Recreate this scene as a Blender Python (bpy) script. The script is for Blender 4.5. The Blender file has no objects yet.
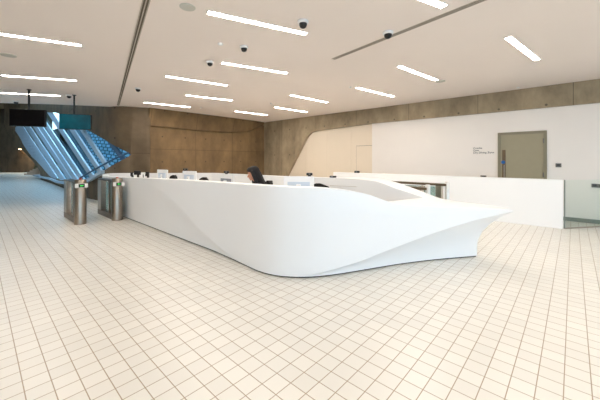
import bpy, bmesh, math, random
import numpy as np
from mathutils import Vector, Matrix

random.seed(7)
S = bpy.context.scene
COL = S.collection
F, HV, H = 298.0, 160.0, 1.55          # focal length in pixels, horizon row, eye height
PI = math.pi
AX = Vector((-0.737, 0.676, 0))        # the two floor directions (along the tiles)
NX = Vector((0.676, 0.737, 0))
ZX = Vector((0, 0, 1))
CEIL = 3.5
NW = 10.2                              # right wall
AW = 11.83                             # back wall


def AN(a, n, z=0.0):
    return AX * a + NX * n + ZX * z


def at(u, v, Y):
    return Vector(((u - 300) * Y / F, Y, H - (v - HV) * Y / F))


def ceil_pt(u, v, z=CEIL):
    return at(u, v, (z - H) * F / (HV - v))


def floor_pt(u, v):
    return at(u, v, H * F / (v - HV))


def wall_az(u, v, n=NW):
    r = (u - 300) / F
    Y = n / (NX.y + NX.x * r)
    p = at(u, v, Y)
    return p.dot(AX), p.z


# ------------------------------------------------------------------ materials
def srgb(c):
    return tuple(((x / 255) / 12.92 if x / 255 <= 0.04045 else ((x / 255 + 0.055) / 1.055) ** 2.4) for x in c)


def mat(name, col, rough=0.5, metal=0.0, var=0.04, scale=6.0, bump=0.0, spec=0.5, trans=0.0, ior=1.45, coat=0.0):
    m = bpy.data.materials.new(name)
    m.use_nodes = True
    nt = m.node_tree
    b = nt.nodes['Principled BSDF']
    b.inputs['Roughness'].default_value = rough
    b.inputs['Metallic'].default_value = metal
    b.inputs['Specular IOR Level'].default_value = spec
    b.inputs['Transmission Weight'].default_value = trans
    b.inputs['IOR'].default_value = ior
    b.inputs['Coat Weight'].default_value = coat
    c = srgb(col)
    tc = nt.nodes.new('ShaderNodeTexCoord')
    nz = nt.nodes.new('ShaderNodeTexNoise')
    nz.inputs['Scale'].default_value = scale
    nz.inputs['Detail'].default_value = 5
    nt.links.new(tc.outputs['Object'], nz.inputs['Vector'])
    rp = nt.nodes.new('ShaderNodeValToRGB')
    rp.color_ramp.elements[0].position = 0.3
    rp.color_ramp.elements[1].position = 0.7
    rp.color_ramp.elements[0].color = tuple(max(0, x * (1 - var)) for x in c) + (1,)
    rp.color_ramp.elements[1].color = tuple(min(1, x * (1 + var)) for x in c) + (1,)
    nt.links.new(nz.outputs['Fac'], rp.inputs['Fac'])
    nt.links.new(rp.outputs['Color'], b.inputs['Base Color'])
    if bump:
        bp = nt.nodes.new('ShaderNodeBump')
        bp.inputs['Strength'].default_value = bump
        bp.inputs['Distance'].default_value = 0.01
        nt.links.new(nz.outputs['Fac'], bp.inputs['Height'])
        nt.links.new(bp.outputs['Normal'], b.inputs['Normal'])
    return m


def emis(name, col, strength):
    m = mat(name, col, 0.6)
    b = m.node_tree.nodes['Principled BSDF']
    b.inputs['Emission Color'].default_value = srgb(col) + (1,)
    b.inputs['Emission Strength'].default_value = strength
    return m


def tile_mat(name, tile, mortar, w, h, mort, rough, var=0.04, offset=0.0, noise=0.06):
    """square tiles with grout in UV metres"""
    m = bpy.data.materials.new(name)
    m.use_nodes = True
    nt = m.node_tree
    b = nt.nodes['Principled BSDF']
    uv = nt.nodes.new('ShaderNodeUVMap')
    br = nt.nodes.new('ShaderNodeTexBrick')
    br.offset = offset
    br.squash = 1.0
    br.inputs['Scale'].default_value = 1.0
    br.inputs['Brick Width'].default_value = w
    br.inputs['Row Height'].default_value = h
    br.inputs['Mortar Size'].default_value = mort
    br.inputs['Mortar Smooth'].default_value = 0.2
    c = srgb(tile)
    br.inputs['Color1'].default_value = tuple(x * (1 - var) for x in c) + (1,)
    br.inputs['Color2'].default_value = tuple(min(1, x * (1 + var)) for x in c) + (1,)
    br.inputs['Mortar'].default_value = srgb(mortar) + (1,)
    nt.links.new(uv.outputs['UV'], br.inputs['Vector'])
    nz = nt.nodes.new('ShaderNodeTexNoise')
    nz.inputs['Scale'].default_value = 1.3
    nz.inputs['Detail'].default_value = 4
    nt.links.new(uv.outputs['UV'], nz.inputs['Vector'])
    rp = nt.nodes.new('ShaderNodeValToRGB')
    rp.color_ramp.elements[0].color = (1 - noise,) * 3 + (1,)
    rp.color_ramp.elements[1].color = (1, 1, 1, 1)
    nt.links.new(nz.outputs['Fac'], rp.inputs['Fac'])
    mx = nt.nodes.new('ShaderNodeMix')
    mx.data_type = 'RGBA'
    mx.blend_type = 'MULTIPLY'
    mx.inputs['Factor'].default_value = 1.0
    nt.links.new(br.outputs['Color'], mx.inputs[6])
    nt.links.new(rp.outputs['Color'], mx.inputs[7])
    nt.links.new(mx.outputs[2], b.inputs['Base Color'])
    b.inputs['Roughness'].default_value = rough
    bp = nt.nodes.new('ShaderNodeBump')
    bp.invert = True
    bp.inputs['Strength'].default_value = 0.35
    bp.inputs['Distance'].default_value = 0.004
    nt.links.new(br.outputs['Fac'], bp.inputs['Height'])
    nt.links.new(bp.outputs['Normal'], b.inputs['Normal'])
    return m


def concrete_mat(name, col, pw, ph, off=(0, 0)):
    """board-marked cast concrete: panel joints, tie holes, stains (UV in metres)"""
    m = bpy.data.materials.new(name)
    m.use_nodes = True
    nt = m.node_tree
    L = nt.links
    b = nt.nodes['Principled BSDF']
    uv = nt.nodes.new('ShaderNodeUVMap')
    mp = nt.nodes.new('ShaderNodeMapping')
    mp.inputs['Location'].default_value = (off[0], off[1], 0)
    L.new(uv.outputs['UV'], mp.inputs['Vector'])
    br = nt.nodes.new('ShaderNodeTexBrick')
    br.offset = 0
    br.inputs['Scale'].default_value = 1
    br.inputs['Brick Width'].default_value = pw
    br.inputs['Row Height'].default_value = ph
    br.inputs['Mortar Size'].default_value = 0.012
    br.inputs['Mortar Smooth'].default_value = 0.6
    c = srgb(col)
    br.inputs['Color1'].default_value = tuple(x * 0.86 for x in c) + (1,)
    br.inputs['Color2'].default_value = tuple(x * 1.12 for x in c) + (1,)
    br.inputs['Mortar'].default_value = tuple(x * 0.45 for x in c) + (1,)
    L.new(mp.outputs['Vector'], br.inputs['Vector'])
    nz = nt.nodes.new('ShaderNodeTexNoise')
    nz.inputs['Scale'].default_value = 1.6
    nz.inputs['Detail'].default_value = 9
    nz.inputs['Roughness'].default_value = 0.65
    st = nt.nodes.new('ShaderNodeMapping')
    st.inputs['Scale'].default_value = (1.0, 0.45, 1)
    L.new(uv.outputs['UV'], st.inputs['Vector'])
    L.new(st.outputs['Vector'], nz.inputs['Vector'])
    rp = nt.nodes.new('ShaderNodeValToRGB')
    rp.color_ramp.elements[0].position = 0.3
    rp.color_ramp.elements[0].color = (0.5, 0.49, 0.47, 1)
    rp.color_ramp.elements[1].position = 0.72
    rp.color_ramp.elements[1].color = (1.2, 1.19, 1.16, 1)
    L.new(nz.outputs['Fac'], rp.inputs['Fac'])
    mx = nt.nodes.new('ShaderNodeMix')
    mx.data_type = 'RGBA'
    mx.blend_type = 'MULTIPLY'
    mx.inputs['Factor'].default_value = 1
    L.new(br.outputs['Color'], mx.inputs[6])
    L.new(rp.outputs['Color'], mx.inputs[7])
    # tie holes: one grid of small dark dots
    sp = nt.nodes.new('ShaderNodeSeparateXYZ')
    L.new(mp.outputs['Vector'], sp.inputs[0])

    def mth(op, a, bb=None):
        n = nt.nodes.new('ShaderNodeMath')
        n.operation = op
        if hasattr(a, 'is_linked'):
            L.new(a, n.inputs[0])
        else:
            n.inputs[0].default_value = a
        if bb is not None:
            if hasattr(bb, 'is_linked'):
                L.new(bb, n.inputs[1])
            else:
                n.inputs[1].default_value = bb
        return n.outputs[0]
    sx, sy = pw / 2, ph / 2 if ph < 3 else 1.2
    fx = mth('MULTIPLY', mth('SUBTRACT', mth('FRACT', mth('DIVIDE', sp.outputs[0], sx)), 0.5), sx)
    fy = mth('MULTIPLY', mth('SUBTRACT', mth('FRACT', mth('DIVIDE', sp.outputs[1], sy)), 0.5), sy)
    d = mth('SQRT', mth('ADD', mth('MULTIPLY', fx, fx), mth('MULTIPLY', fy, fy)))
    hole = mth('LESS_THAN', d, 0.03)
    m2 = nt.nodes.new('ShaderNodeMix')
    m2.data_type = 'RGBA'
    L.new(hole, m2.inputs['Factor'])
    L.new(mx.outputs[2], m2.inputs[6])
    m2.inputs[7].default_value = tuple(x * 0.3 for x in c) + (1,)
    L.new(m2.outputs[2], b.inputs['Base Color'])
    b.inputs['Roughness'].default_value = 0.75
    bp = nt.nodes.new('ShaderNodeBump')
    bp.inputs['Strength'].default_value = 0.25
    bp.inputs['Distance'].default_value = 0.02
    L.new(nz.outputs['Fac'], bp.inputs['Height'])
    L.new(bp.outputs['Normal'], b.inputs['Normal'])
    return m


M = {}
M['floor'] = tile_mat('floor_tiles', (236, 231, 221), (176, 156, 132), 0.14, 0.14, 0.0037, 0.3, 0.03)
M['ceiling'] = mat('ceiling_plaster', (241, 230, 222), 0.8, var=0.015, scale=0.6)
M['white_wall'] = mat('white_wall', (240, 232, 224), 0.6, var=0.015, scale=1.2)
M['panel'] = mat('cream_panel', (232, 217, 196), 0.5, var=0.015, scale=1.5)
M['concrete'] = concrete_mat('cast_concrete', (138, 110, 74), 1.86, 1.97, (-4.48, 0))
M['band'] = concrete_mat('grey_concrete', (178, 160, 132), 2.1, 9.0, (0, 0))
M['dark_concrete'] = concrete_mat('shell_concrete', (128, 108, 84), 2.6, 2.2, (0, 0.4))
M['far_concrete_shade'] = concrete_mat('far_concrete_shade', (92, 78, 62), 2.6, 2.2, (0, 0.4))  # darker copy of the shell concrete, passage shade put into the colour
M['desk'] = mat('white_solid_surface', (245, 244, 243), 0.32, var=0.006, scale=1.0)
M['black'] = mat('black_plastic', (20, 19, 19), 0.45, var=0.1)
M['plinth'] = mat('dark_plinth', (30, 28, 26), 0.6, var=0.1)
M['steel'] = mat('brushed_steel', (176, 164, 150), 0.3, 1.0, var=0.06, scale=14)
M['bronze'] = mat('brown_steel', (120, 104, 86), 0.35, 0.9, var=0.06, scale=14)
M['post_silver'] = mat('silver_post', (164, 152, 138), 0.3, 1.0, var=0.04, scale=14)
M['post_bright'] = mat('bright_post', (222, 218, 212), 0.35, .7, var=0.04, scale=14)
M['light_plate'] = mat('pale_plate', (225, 222, 216), 0.4)
M['white_plastic'] = mat('white_plastic', (242, 241, 240), 0.4, var=0.01)
M['pale_blue'] = mat('pale_blue_panel', (206, 216, 228), 0.35, var=0.02)
M['grey_lcd'] = mat('grey_screen', (142, 146, 154), 0.25, var=0.2, scale=9)
M['door'] = mat('olive_grey_paint', (158, 149, 124), 0.5, var=0.02)
M['door_frame'] = mat('frame_grey_paint', (138, 130, 108), 0.5, var=0.02)
M['grey'] = mat('mid_grey', (112, 108, 102), 0.5)
M['plate_dark'] = mat('dark_grey', (74, 72, 70), .5)
M['blue'] = mat('sign_blue', (32, 92, 160), 0.4)
M['skirt'] = mat('skirting_grey', (138, 142, 132), 0.5)
M['glass'] = mat('green_glass', (247, 254, 251), 0.02, trans=1.0, var=0.0, ior=1.08)
M['gate_glass'] = mat('gate_glass', (176, 206, 200), 0.05, trans=0.7, var=0.02, ior=1.2)
M['pane'] = mat('tinted_pane', (205, 234, 244), 0.02, trans=1.0, var=0.0, ior=1.02)
M['mullion'] = mat('pale_blue_fin', (186, 208, 226), 0.4, var=0.05, scale=1.0)
M['mullion_dark'] = mat('dark_blue_fin', (60, 92, 124), 0.4, var=0.05, scale=1.0)
M['tilewall'] = tile_mat('light_blue_tiles', (165, 212, 236), (24, 70, 92), 0.24, 0.24, 0.035, 0.4, 0.12, 0.5)
M['bluewall'] = tile_mat('blue_panel_wall', (104, 136, 158), (60, 84, 104), 1.6, 3.0, 0.05, 0.5, 0.2)
M['skylight'] = emis('daylit_pane', (225, 238, 255), 2.0)
M['screen_black'] = mat('screen_black', (12, 10, 11), 0.4, var=0.2, spec=.08)
M['screen_teal_reflection'] = mat('screen_teal_reflection', (8, 84, 100), 0.3, var=0.5, scale=2.2, spec=.25)  # teal reflections painted into the screen colour
M['lamp'] = emis('strip_diffuser', (255, 249, 241), 40.0)
M['lamp_frame'] = mat('lamp_trim', (236, 228, 216), 0.5)
M['hall_lamp'] = emis('hall_lamp', (255, 214, 160), 12.0)
M['led_green'] = emis('green_arrow', (60, 200, 80), .5)
M['led_red'] = emis('red_light', (170, 60, 40), .15)
M['speaker'] = mat('speaker_grille', (196, 194, 184), 0.7, var=0.05, scale=60)
M['slot'] = mat('slot_dark', (96, 86, 74), 0.7)
M['slot_trim'] = mat('slot_trim', (190, 180, 166), 0.5)
M['skin'] = mat('skin', (196, 140, 112), 0.5, var=0.04, scale=20)
M['hair'] = mat('black_hair', (17, 11, 11), 0.7, var=0.3, scale=40, bump=0.4)
M['cloth'] = mat('dark_jacket', (32, 26, 34), 0.85, var=0.15, scale=30, bump=0.3)
M['trousers'] = mat('dark_trousers', (26, 26, 30), 0.9, var=0.12, scale=30, bump=0.3)
M['shoe'] = mat('black_shoe', (14, 13, 13), 0.4)
M['eye_white'] = mat('eye_white', (230, 226, 220), 0.3)
M['lip'] = mat('lip', (160, 84, 78), 0.5)
M['chair'] = mat('black_mesh_fabric', (30, 27, 25), 0.8, var=0.2, scale=40, bump=0.2)
M['stair'] = mat('pinkish_stone', (196, 168, 146), 0.6, var=0.06)
M['olive'] = mat('olive_panel', (92, 92, 62), 0.6, var=0.06)
M['sign_text'] = mat('black_lettering', (30, 28, 28), 0.5)
M['yellow'] = mat('yellow_green', (190, 190, 40), 0.5)


# ------------------------------------------------------------------ mesh helpers
def obj(name, bm, m, parent=None, smooth=None, world=True):
    """link bm as one mesh object; bm is in world space, parented without moving"""
    me = bpy.data.meshes.new(name)
    bmesh.ops.recalc_face_normals(bm, faces=bm.faces[:])
    if smooth is not None:
        for f in bm.faces:
            f.smooth = True
        for e in bm.edges:
            if len(e.link_faces) == 2 and e.calc_face_angle(0) > smooth:
                e.smooth = False
    bm.to_mesh(me)
    bm.free()
    o = bpy.data.objects.new(name, me)
    COL.objects.link(o)
    ms = m if isinstance(m, (list, tuple)) else [m]
    for x in ms:
        me.materials.append(x)
    if parent:
        o.parent = parent
    return o


def empty(name, loc=(0, 0, 0), rz=0.0):
    o = bpy.data.objects.new(name, None)
    o.empty_display_size = 0.1
    COL.objects.link(o)
    o.location = loc
    o.rotation_euler = (0, 0, rz)
    return o


def tag(o, label, cat, group=None):
    o['label'] = label
    o['category'] = cat
    if group:
        o['group'] = group
    return o


def struct(o):
    o['kind'] = 'structure'
    return o


def dup(root, loc, rz=None):
    r = root.copy()
    COL.objects.link(r)
    r.location = loc
    if rz is not None:
        r.rotation_euler = (0, 0, rz)
    for ch in list(root.children):
        c = ch.copy()
        COL.objects.link(c)
        c.parent = r
        for g in list(ch.children):
            d = g.copy()
            COL.objects.link(d)
            d.parent = c
    return r


def new():
    return bmesh.new()


def box(bm, c, s, rz=0.0, bev=0.0, mi=0):
    """axis box, centre c, full size s"""
    mtx = Matrix.Translation(Vector(c)) @ Matrix.Rotation(rz, 4, 'Z') @ Matrix.Diagonal((s[0], s[1], s[2], 1))
    r = bmesh.ops.create_cube(bm, size=1.0, matrix=mtx)
    vs = r['verts']
    if bev:
        es = list({e for v in vs for e in v.link_edges})
        bmesh.ops.bevel(bm, geom=es, offset=bev, segments=2, affect='EDGES', profile=0.7)
    return vs


def prism(bm, poly, z0, z1):
    a = [bm.verts.new((p[0], p[1], z0)) for p in poly]
    b = [bm.verts.new((p[0], p[1], z1)) for p in poly]
    n = len(poly)
    bm.faces.new(a[::-1])
    bm.faces.new(b)
    for i in range(n):
        bm.faces.new((a[i], a[(i + 1) % n], b[(i + 1) % n], b[i]))


def slab(bm, poly3, off):
    """extrude a planar 3D polygon by vector off"""
    off = Vector(off)
    a = [bm.verts.new(Vector(p)) for p in poly3]
    b = [bm.verts.new(Vector(p) + off) for p in poly3]
    n = len(poly3)
    bm.faces.new(a[::-1])
    bm.faces.new(b)
    for i in range(n):
        bm.faces.new((a[i], a[(i + 1) % n], b[(i + 1) % n], b[i]))


def lathe(bm, prof, c=(0, 0, 0), seg=24):
    c = Vector(c)
    rings = []
    for r, z in prof:
        if r < 1e-5:
            rings.append([bm.verts.new(c + Vector((0, 0, z)))])
        else:
            rings.append([bm.verts.new(c + Vector((r * math.cos(2 * PI * k / seg), r * math.sin(2 * PI * k / seg), z))) for k in range(seg)])
    for a, b in zip(rings[:-1], rings[1:]):
        for k in range(seg):
            k2 = (k + 1) % seg
            if len(a) == 1 and len(b) == 1:
                continue
            if len(a) == 1:
                bm.faces.new((a[0], b[k2], b[k]))
            elif len(b) == 1:
                bm.faces.new((a[k], a[k2], b[0]))
            else:
                bm.faces.new((a[k], a[k2], b[k2], b[k]))
    for rg, rev in ((rings[0], True), (rings[-1], False)):
        if len(rg) > 2:
            bm.faces.new(rg[::-1] if rev else rg)


def tube(bm, pts, r, seg=10):
    pts = [Vector(p) for p in pts]
    rings = []
    n = len(pts)
    for i, p in enumerate(pts):
        t = (pts[min(i + 1, n - 1)] - pts[max(i - 1, 0)]).normalized()
        up = Vector((0, 0, 1)) if abs(t.z) < 0.95 else Vector((1, 0, 0))
        x = t.cross(up).normalized()
        y = x.cross(t)
        rr = r[i] if isinstance(r, (list, tuple)) else r
        rings.append([bm.verts.new(p + (x * math.cos(2 * PI * k / seg) + y * math.sin(2 * PI * k / seg)) * rr) for k in range(seg)])
    for a, b in zip(rings[:-1], rings[1:]):
        for k in range(seg):
            bm.faces.new((a[k], a[(k + 1) % seg], b[(k + 1) % seg], b[k]))
    bm.faces.new(rings[0][::-1])
    bm.faces.new(rings[-1])


def uv_project(o, ax, ay, ox=0.0, oy=0.0):
    """UV in metres from two world directions"""
    me = o.data
    ul = me.uv_layers.new(name='UVMap')
    for lp in me.loops:
        co = me.vertices[lp.vertex_index].co
        ul.data[lp.index].uv = (co.dot(ax) - ox, co.dot(ay) - oy)


def interp(tab):
    xs = np.array([t[0] for t in tab], float)
    ys = np.array([t[1] for t in tab], float)
    d = np.gradient(ys, xs)

    def f(x):
        x = min(max(x, xs[0]), xs[-1])
        i = int(min(max(np.searchsorted(xs, x) - 1, 0), len(xs) - 2))
        h = xs[i + 1] - xs[i]
        t = (x - xs[i]) / h
        return float((2 * t**3 - 3 * t**2 + 1) * ys[i] + (t**3 - 2 * t**2 + t) * h * d[i] + (-2 * t**3 + 3 * t**2) * ys[i + 1] + (t**3 - t**2) * h * d[i + 1])
    return f


def lin(tab):
    xs = [t[0] for t in tab]
    ys = [t[1] for t in tab]
    return lambda x: float(np.interp(x, xs, ys))


RA = math.atan2(AX.y, AX.x)            # heading of the tile direction
RW = math.atan2(-AX.y, -AX.x)          # image-right along the right wall

# ------------------------------------------------------------------ camera
cd = bpy.data.cameras.new('camera')
cd.sensor_width = 36
cd.lens = 36 * F / 600
cd.shift_y = -(200 - HV) / 600
cd.clip_end = 200
cam = bpy.data.objects.new('camera', cd)
COL.objects.link(cam)
cam.location = (0, 0, H)
cam.rotation_euler = (PI / 2, 0, 0)
S.camera = cam

# ------------------------------------------------------------------ room shell
bm = new()
fl = [AN(-16, -8), AN(-16, 12.5), AN(13, 12.5), AN(13, 5.0), AN(60, 5.0), AN(60, -8)]
prism(bm, [(p.x, p.y) for p in fl], -0.2, 0.0)
o = struct(obj('floor', bm, M['floor']))
uv_project(o, AX, NX, .048, .083)

c150 = ceil_pt(150, 108.6)
edge = [AN(AW + .3, NW + .3), AN(AW + .3, 4.6), Vector((-5.69, 11.35, 0)), Vector((-6.7, 10.98, 0)), Vector((-8.4, 10.5, 0)), Vector((-10.2, 10.2, 0)), Vector((-14, 9.5, 0)), Vector((-20, 8.3, 0)),
        AN(-13, -7.3), AN(-13, NW + .3)]
bm = new()
prism(bm, [(p.x, p.y) for p in edge], CEIL, CEIL + 4.4)  # extra unseen height added to keep sky light from leaking over
struct(obj('ceiling', bm, M['ceiling']))
# unseen slabs added over the far passage to block the sky
# (a made-up gap stays open so sky light reaches the window fins)
for poly in ([Vector((-5.6, 11.5, 0)), Vector((-8.4, 10.5, 0)), Vector((-20, 8.3, 0)), AN(10, -8), AN(62, -8), AN(62, -2.0), AN(17, -2.0), AN(17, 3.2)],
             [AN(36, -2.0), AN(62, -2.0), AN(62, 3.4), AN(36, 3.4)], [AN(17, 1.4), AN(36, 1.4), AN(36, 3.4), AN(17, 3.2)]):
    bm = new()
    prism(bm, [(p.x, p.y) for p in poly], 7.9, 8.15)
    o = struct(obj('ceiling_sky_block', bm, M['dark_concrete']))
    uv_project(o, AX, NX)
bm = new()
q0, q1 = at(45, HV, 25.2), at(45, HV, 37.4)
prism(bm, [(q0.x, q0.y), (q1.x, q1.y), (q1.x + .5, q1.y), (q0.x + .5, q0.y)], 0, 8)
o = struct(obj('wall_sky_block', bm, M['dark_concrete']))  # hidden wall added to stop sky light leaking into the passage
uv_project(o, Vector((0, 1, 0)), ZX)

# back wall, folded outward above a ledge line that fades into the corner
bm = new()
ns = [4.40, 4.9, 5.6, 6.4, 7.2, 8.0, 8.6, 9.2, 9.7, NW + 0.02]
zl = lin([(4.3, 2.84), (6.4, 2.8), (8.0, 2.83), (9.2, 2.98), (NW, 3.42)])
ov = lin([(4.3, .22), (8.0, .22), (9.6, .16), (NW, 0.02)])
front, back = [], []
for n in ns:
    pr = [(AW, 0.0), (AW, zl(n) - .03), (AW + .06, zl(n) - .03), (AW + .06, zl(n) + .02), (AW - .03, zl(n) + .02), (AW - ov(n), CEIL)]
    front.append([bm.verts.new(AN(a, n, z)) for a, z in pr])
    back.append([bm.verts.new(AN(AW + .35, n, z)) for a, z in pr])
for i in range(len(ns) - 1):
    for j in range(5):
        bm.faces.new((front[i][j], front[i + 1][j], front[i + 1][j + 1], front[i][j + 1]))
        bm.faces.new((back[i][j], back[i][j + 1], back[i + 1][j + 1], back[i + 1][j]))
    for j in (0, 5):
        bm.faces.new((front[i][j], back[i][j], back[i + 1][j], front[i + 1][j]))
for i in (0, len(ns) - 1):
    for j in range(5):
        bm.faces.new((front[i][j], front[i][j + 1], back[i][j + 1], back[i][j]))
o = struct(obj('wall_back', bm, M['concrete']))
uv_project(o, NX, ZX)

# right wall: concrete frame with slanted reveal, cream panels set back, white wall
a372 = wall_az(372, 124)[0]
bm = new()
conc = [(AW + .3, 0), (AW + .3, CEIL), (-13, CEIL), (-13, 2.93), (a372, 2.93), (8.27, 2.84), (8.62, 2.78), (8.80, 2.66), (8.97, 2.46), (10.14, .78), (10.66, 0)]
slab(bm, [AN(a, NW - .06, z) for a, z in conc], NX * .36)
o = struct(obj('wall_right_concrete', bm, M['band']))
uv_project(o, AX, ZX)
bm = new()
slab(bm, [AN(a, NW, z) for a, z in [(a372, 0), (a372, 2.93), (-13, 2.93), (-13, 0)]], NX * .3)
struct(obj('wall_right', bm, M['white_wall']))
# cream panels
bm = new()
cuts = [10.8, 9.0, wall_az(327, 150)[0], wall_az(351, 150)[0], a372 + .005]
for a0, a1 in zip(cuts[:-1], cuts[1:]):
    slab(bm, [AN(a0 - .004, NW + .06, 0), AN(a0 - .004, NW + .06, 2.93), AN(a1 + .004, NW + .06, 2.93), AN(a1 + .004, NW + .06, 0)], NX * .05)
slab(bm, [AN(10.8, NW + .12, 0), AN(10.8, NW + .12, 2.93), AN(a372, NW + .12, 2.93), AN(a372, NW + .12, 0)], NX * .1)
struct(obj('wall_panels', bm, M['panel']))
bm = new()
a356 = wall_az(356, 146)[0]
slab(bm, [AN(a356, NW + .035, .01), AN(a356, NW + .035, 2.1), AN(a372 + .02, NW + .035, 2.1), AN(a372 + .02, NW + .035, .01)], NX * .022)
o = struct(obj('door_1', bm, M['panel']))
bm = new()
for a0, z0, a1, z1 in ((a356 + .012, 0, a356, 2.112), (a356, 2.1, a372 + .02, 2.112)):
    slab(bm, [AN(a0, NW + .045, z0), AN(a0, NW + .045, z1), AN(a1, NW + .045, z1), AN(a1, NW + .045, z0)], NX * .014)
obj('door_gap', bm, M['slot'], o)
bm = new()
slab(bm, [AN(a372, NW - .015, 0), AN(a372, NW - .015, .1), AN(-13, NW - .015, .1), AN(-13, NW - .015, 0)], NX * .014)
struct(obj('baseboard_right', bm, M['skirt']))
# unseen wall added behind the camera to cut daylight from the left
bm = new()
slab(bm, [AN(-3, -7, 0), AN(-3, -7, 7.9), AN(62, -7, 7.9), AN(62, -7, 0)], NX * -.3)
o = struct(obj('wall_left_block', bm, M['white_wall']))

# grey door in the white wall
a0, a1, zt = wall_az(498, 140)[0], wall_az(547, 140)[0], 2.33
bm = new()
d = .07
for p in ([(a0, 0), (a0, zt), (a0 - d, zt), (a0 - d, 0)], [(a1 + d, 0), (a1 + d, zt), (a1, zt), (a1, 0)], [(a0 - d, zt - d), (a0 - d, zt), (a1 + d, zt), (a1 + d, zt - d)]):
    slab(bm, [AN(a, NW - .04, z) for a, z in p], NX * .035)
fr = struct(obj('door_2', bm, M['door_frame']))
bm = new()
slab(bm, [AN(a0 - d, NW - .02, .005), AN(a0 - d, NW - .02, zt - d), AN(a1 + d, NW - .02, zt - d), AN(a1 + d, NW - .02, .005)], NX * .016)
leaf = obj('door_leaf', bm, M['door'], fr)
bm = new()
ap = wall_az(502.3, 160)[0]
ap1 = wall_az(505.8, 160)[0]
zp1, zp0 = wall_az(504, 150)[1], .85
slab(bm, [AN(ap, NW - .028, zp0), AN(ap, NW - .028, zp1), AN(ap1, NW - .028, zp1), AN(ap1, NW - .028, zp0)], NX * .007)
obj('pull_plate', bm, M['bronze'], leaf)
bm = new()
aph = (ap * .35 + ap1 * .65)
tube(bm, [AN(aph, NW - .03, .95), AN(aph, NW - .075, .95), AN(aph, NW - .075, 1.4), AN(aph, NW - .03, 1.4)], .011)
obj('pull_handle', bm, M['steel'], leaf, .6)
bm = new()
sa, sz = wall_az(503.4, 162.2)
mtx = Matrix.Translation(AN(sa, NW - .033, sz)) @ Matrix.Rotation(RW, 4, 'Z') @ Matrix.Rotation(PI / 2, 4, 'X')
bmesh.ops.create_cone(bm, cap_ends=True, segments=28, radius1=.048, radius2=.048, depth=.006, matrix=mtx)
obj('blue_notice', bm, M['blue'], leaf)
for zz in (.3, 1.1, 2.0):
    bm = new()
    tube(bm, [AN(a1 + d, NW - .045, zz), AN(a1 + d, NW - .045, zz + .12)], .013)
    obj('hinge', bm, M['grey'], fr, .6)

# lettering on the wall
tc = bpy.data.curves.new('letters', 'FONT')
tc.body = "Creche\nGym\nDry Diving Zone"
tc.size = 0.076
tc.space_line = 0.95
tc.extrude = 0.002
tc.offset = 0.0006
to = bpy.data.objects.new('tmp', tc)
COL.objects.link(to)
bpy.context.view_layer.update()
me = bpy.data.meshes.new_from_object(to.evaluated_get(bpy.context.evaluated_depsgraph_get()))
wdt = max(v.co.x for v in me.vertices) - min(v.co.x for v in me.vertices)
bpy.data.objects.remove(to)
la, lz = wall_az(473.3, 149)
lb, _ = wall_az(494, 152)
sc = abs(la - lb) / wdt
mtx = Matrix.Translation(AN(la, NW - .003, lz)) @ Matrix.Rotation(RW, 4, 'Z') @ Matrix.Rotation(PI / 2, 4, 'X') @ Matrix.Diagonal((sc, .95, 1, 1))
me.transform(mtx)
me.materials.clear()
me.materials.append(M['sign_text'])
o = bpy.data.objects.new('wall_lettering', me)
COL.objects.link(o)
tag(o, 'three lines of small black lettering on the white wall left of the grey door', 'lettering')


def wall_plate(u, v, w, h, name, label, cat, m, n=NW):
    a, z = wall_az(u, v, n)
    bm = new()
    box(bm, AN(a, n - .0135, z), (w, .025, h), RW, .004)
    o = obj(name, bm, m)
    bm = new()
    box(bm, AN(a, n - .029, z + h * .05), (w * .55, .006, h * .5), RW, .002)
    obj('button', bm, M['plate_dark'], o)
    return tag(o, label, cat)


wall_plate(558.5, 165.3, .115, .10, 'switch_plate', 'small grey switch plate on the white wall just right of the grey door', 'switch', M['grey'])
wall_plate(594.5, 185.6, .11, .09, 'switch_plate', 'small grey switch plate on the wall seen through the glass panel', 'switch', M['grey'])
wall_plate(601, 186.0, .11, .09, 'switch_plate', 'small grey wall plate cut by the right edge, beside the one seen through the glass', 'switch', M['grey'])
wall_plate(483.5, 176.6, .15, .07, 'socket_box', 'small beige wall box just above the white barrier, left of the grey door', 'socket', M['bronze'])

# ------------------------------------------------------------------ concrete shell with the glazed eye on the left
yb = interp([(6, 175.2), (20, 175.9), (36, 177.2), (45, 180), (62, 186), (74, 191), (86, 196), (100, 199.6), (118, 202.1), (135, 201.6), (150, 200.8)])


def shellY(u):
    return H * F / (yb(u) - HV)


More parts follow.
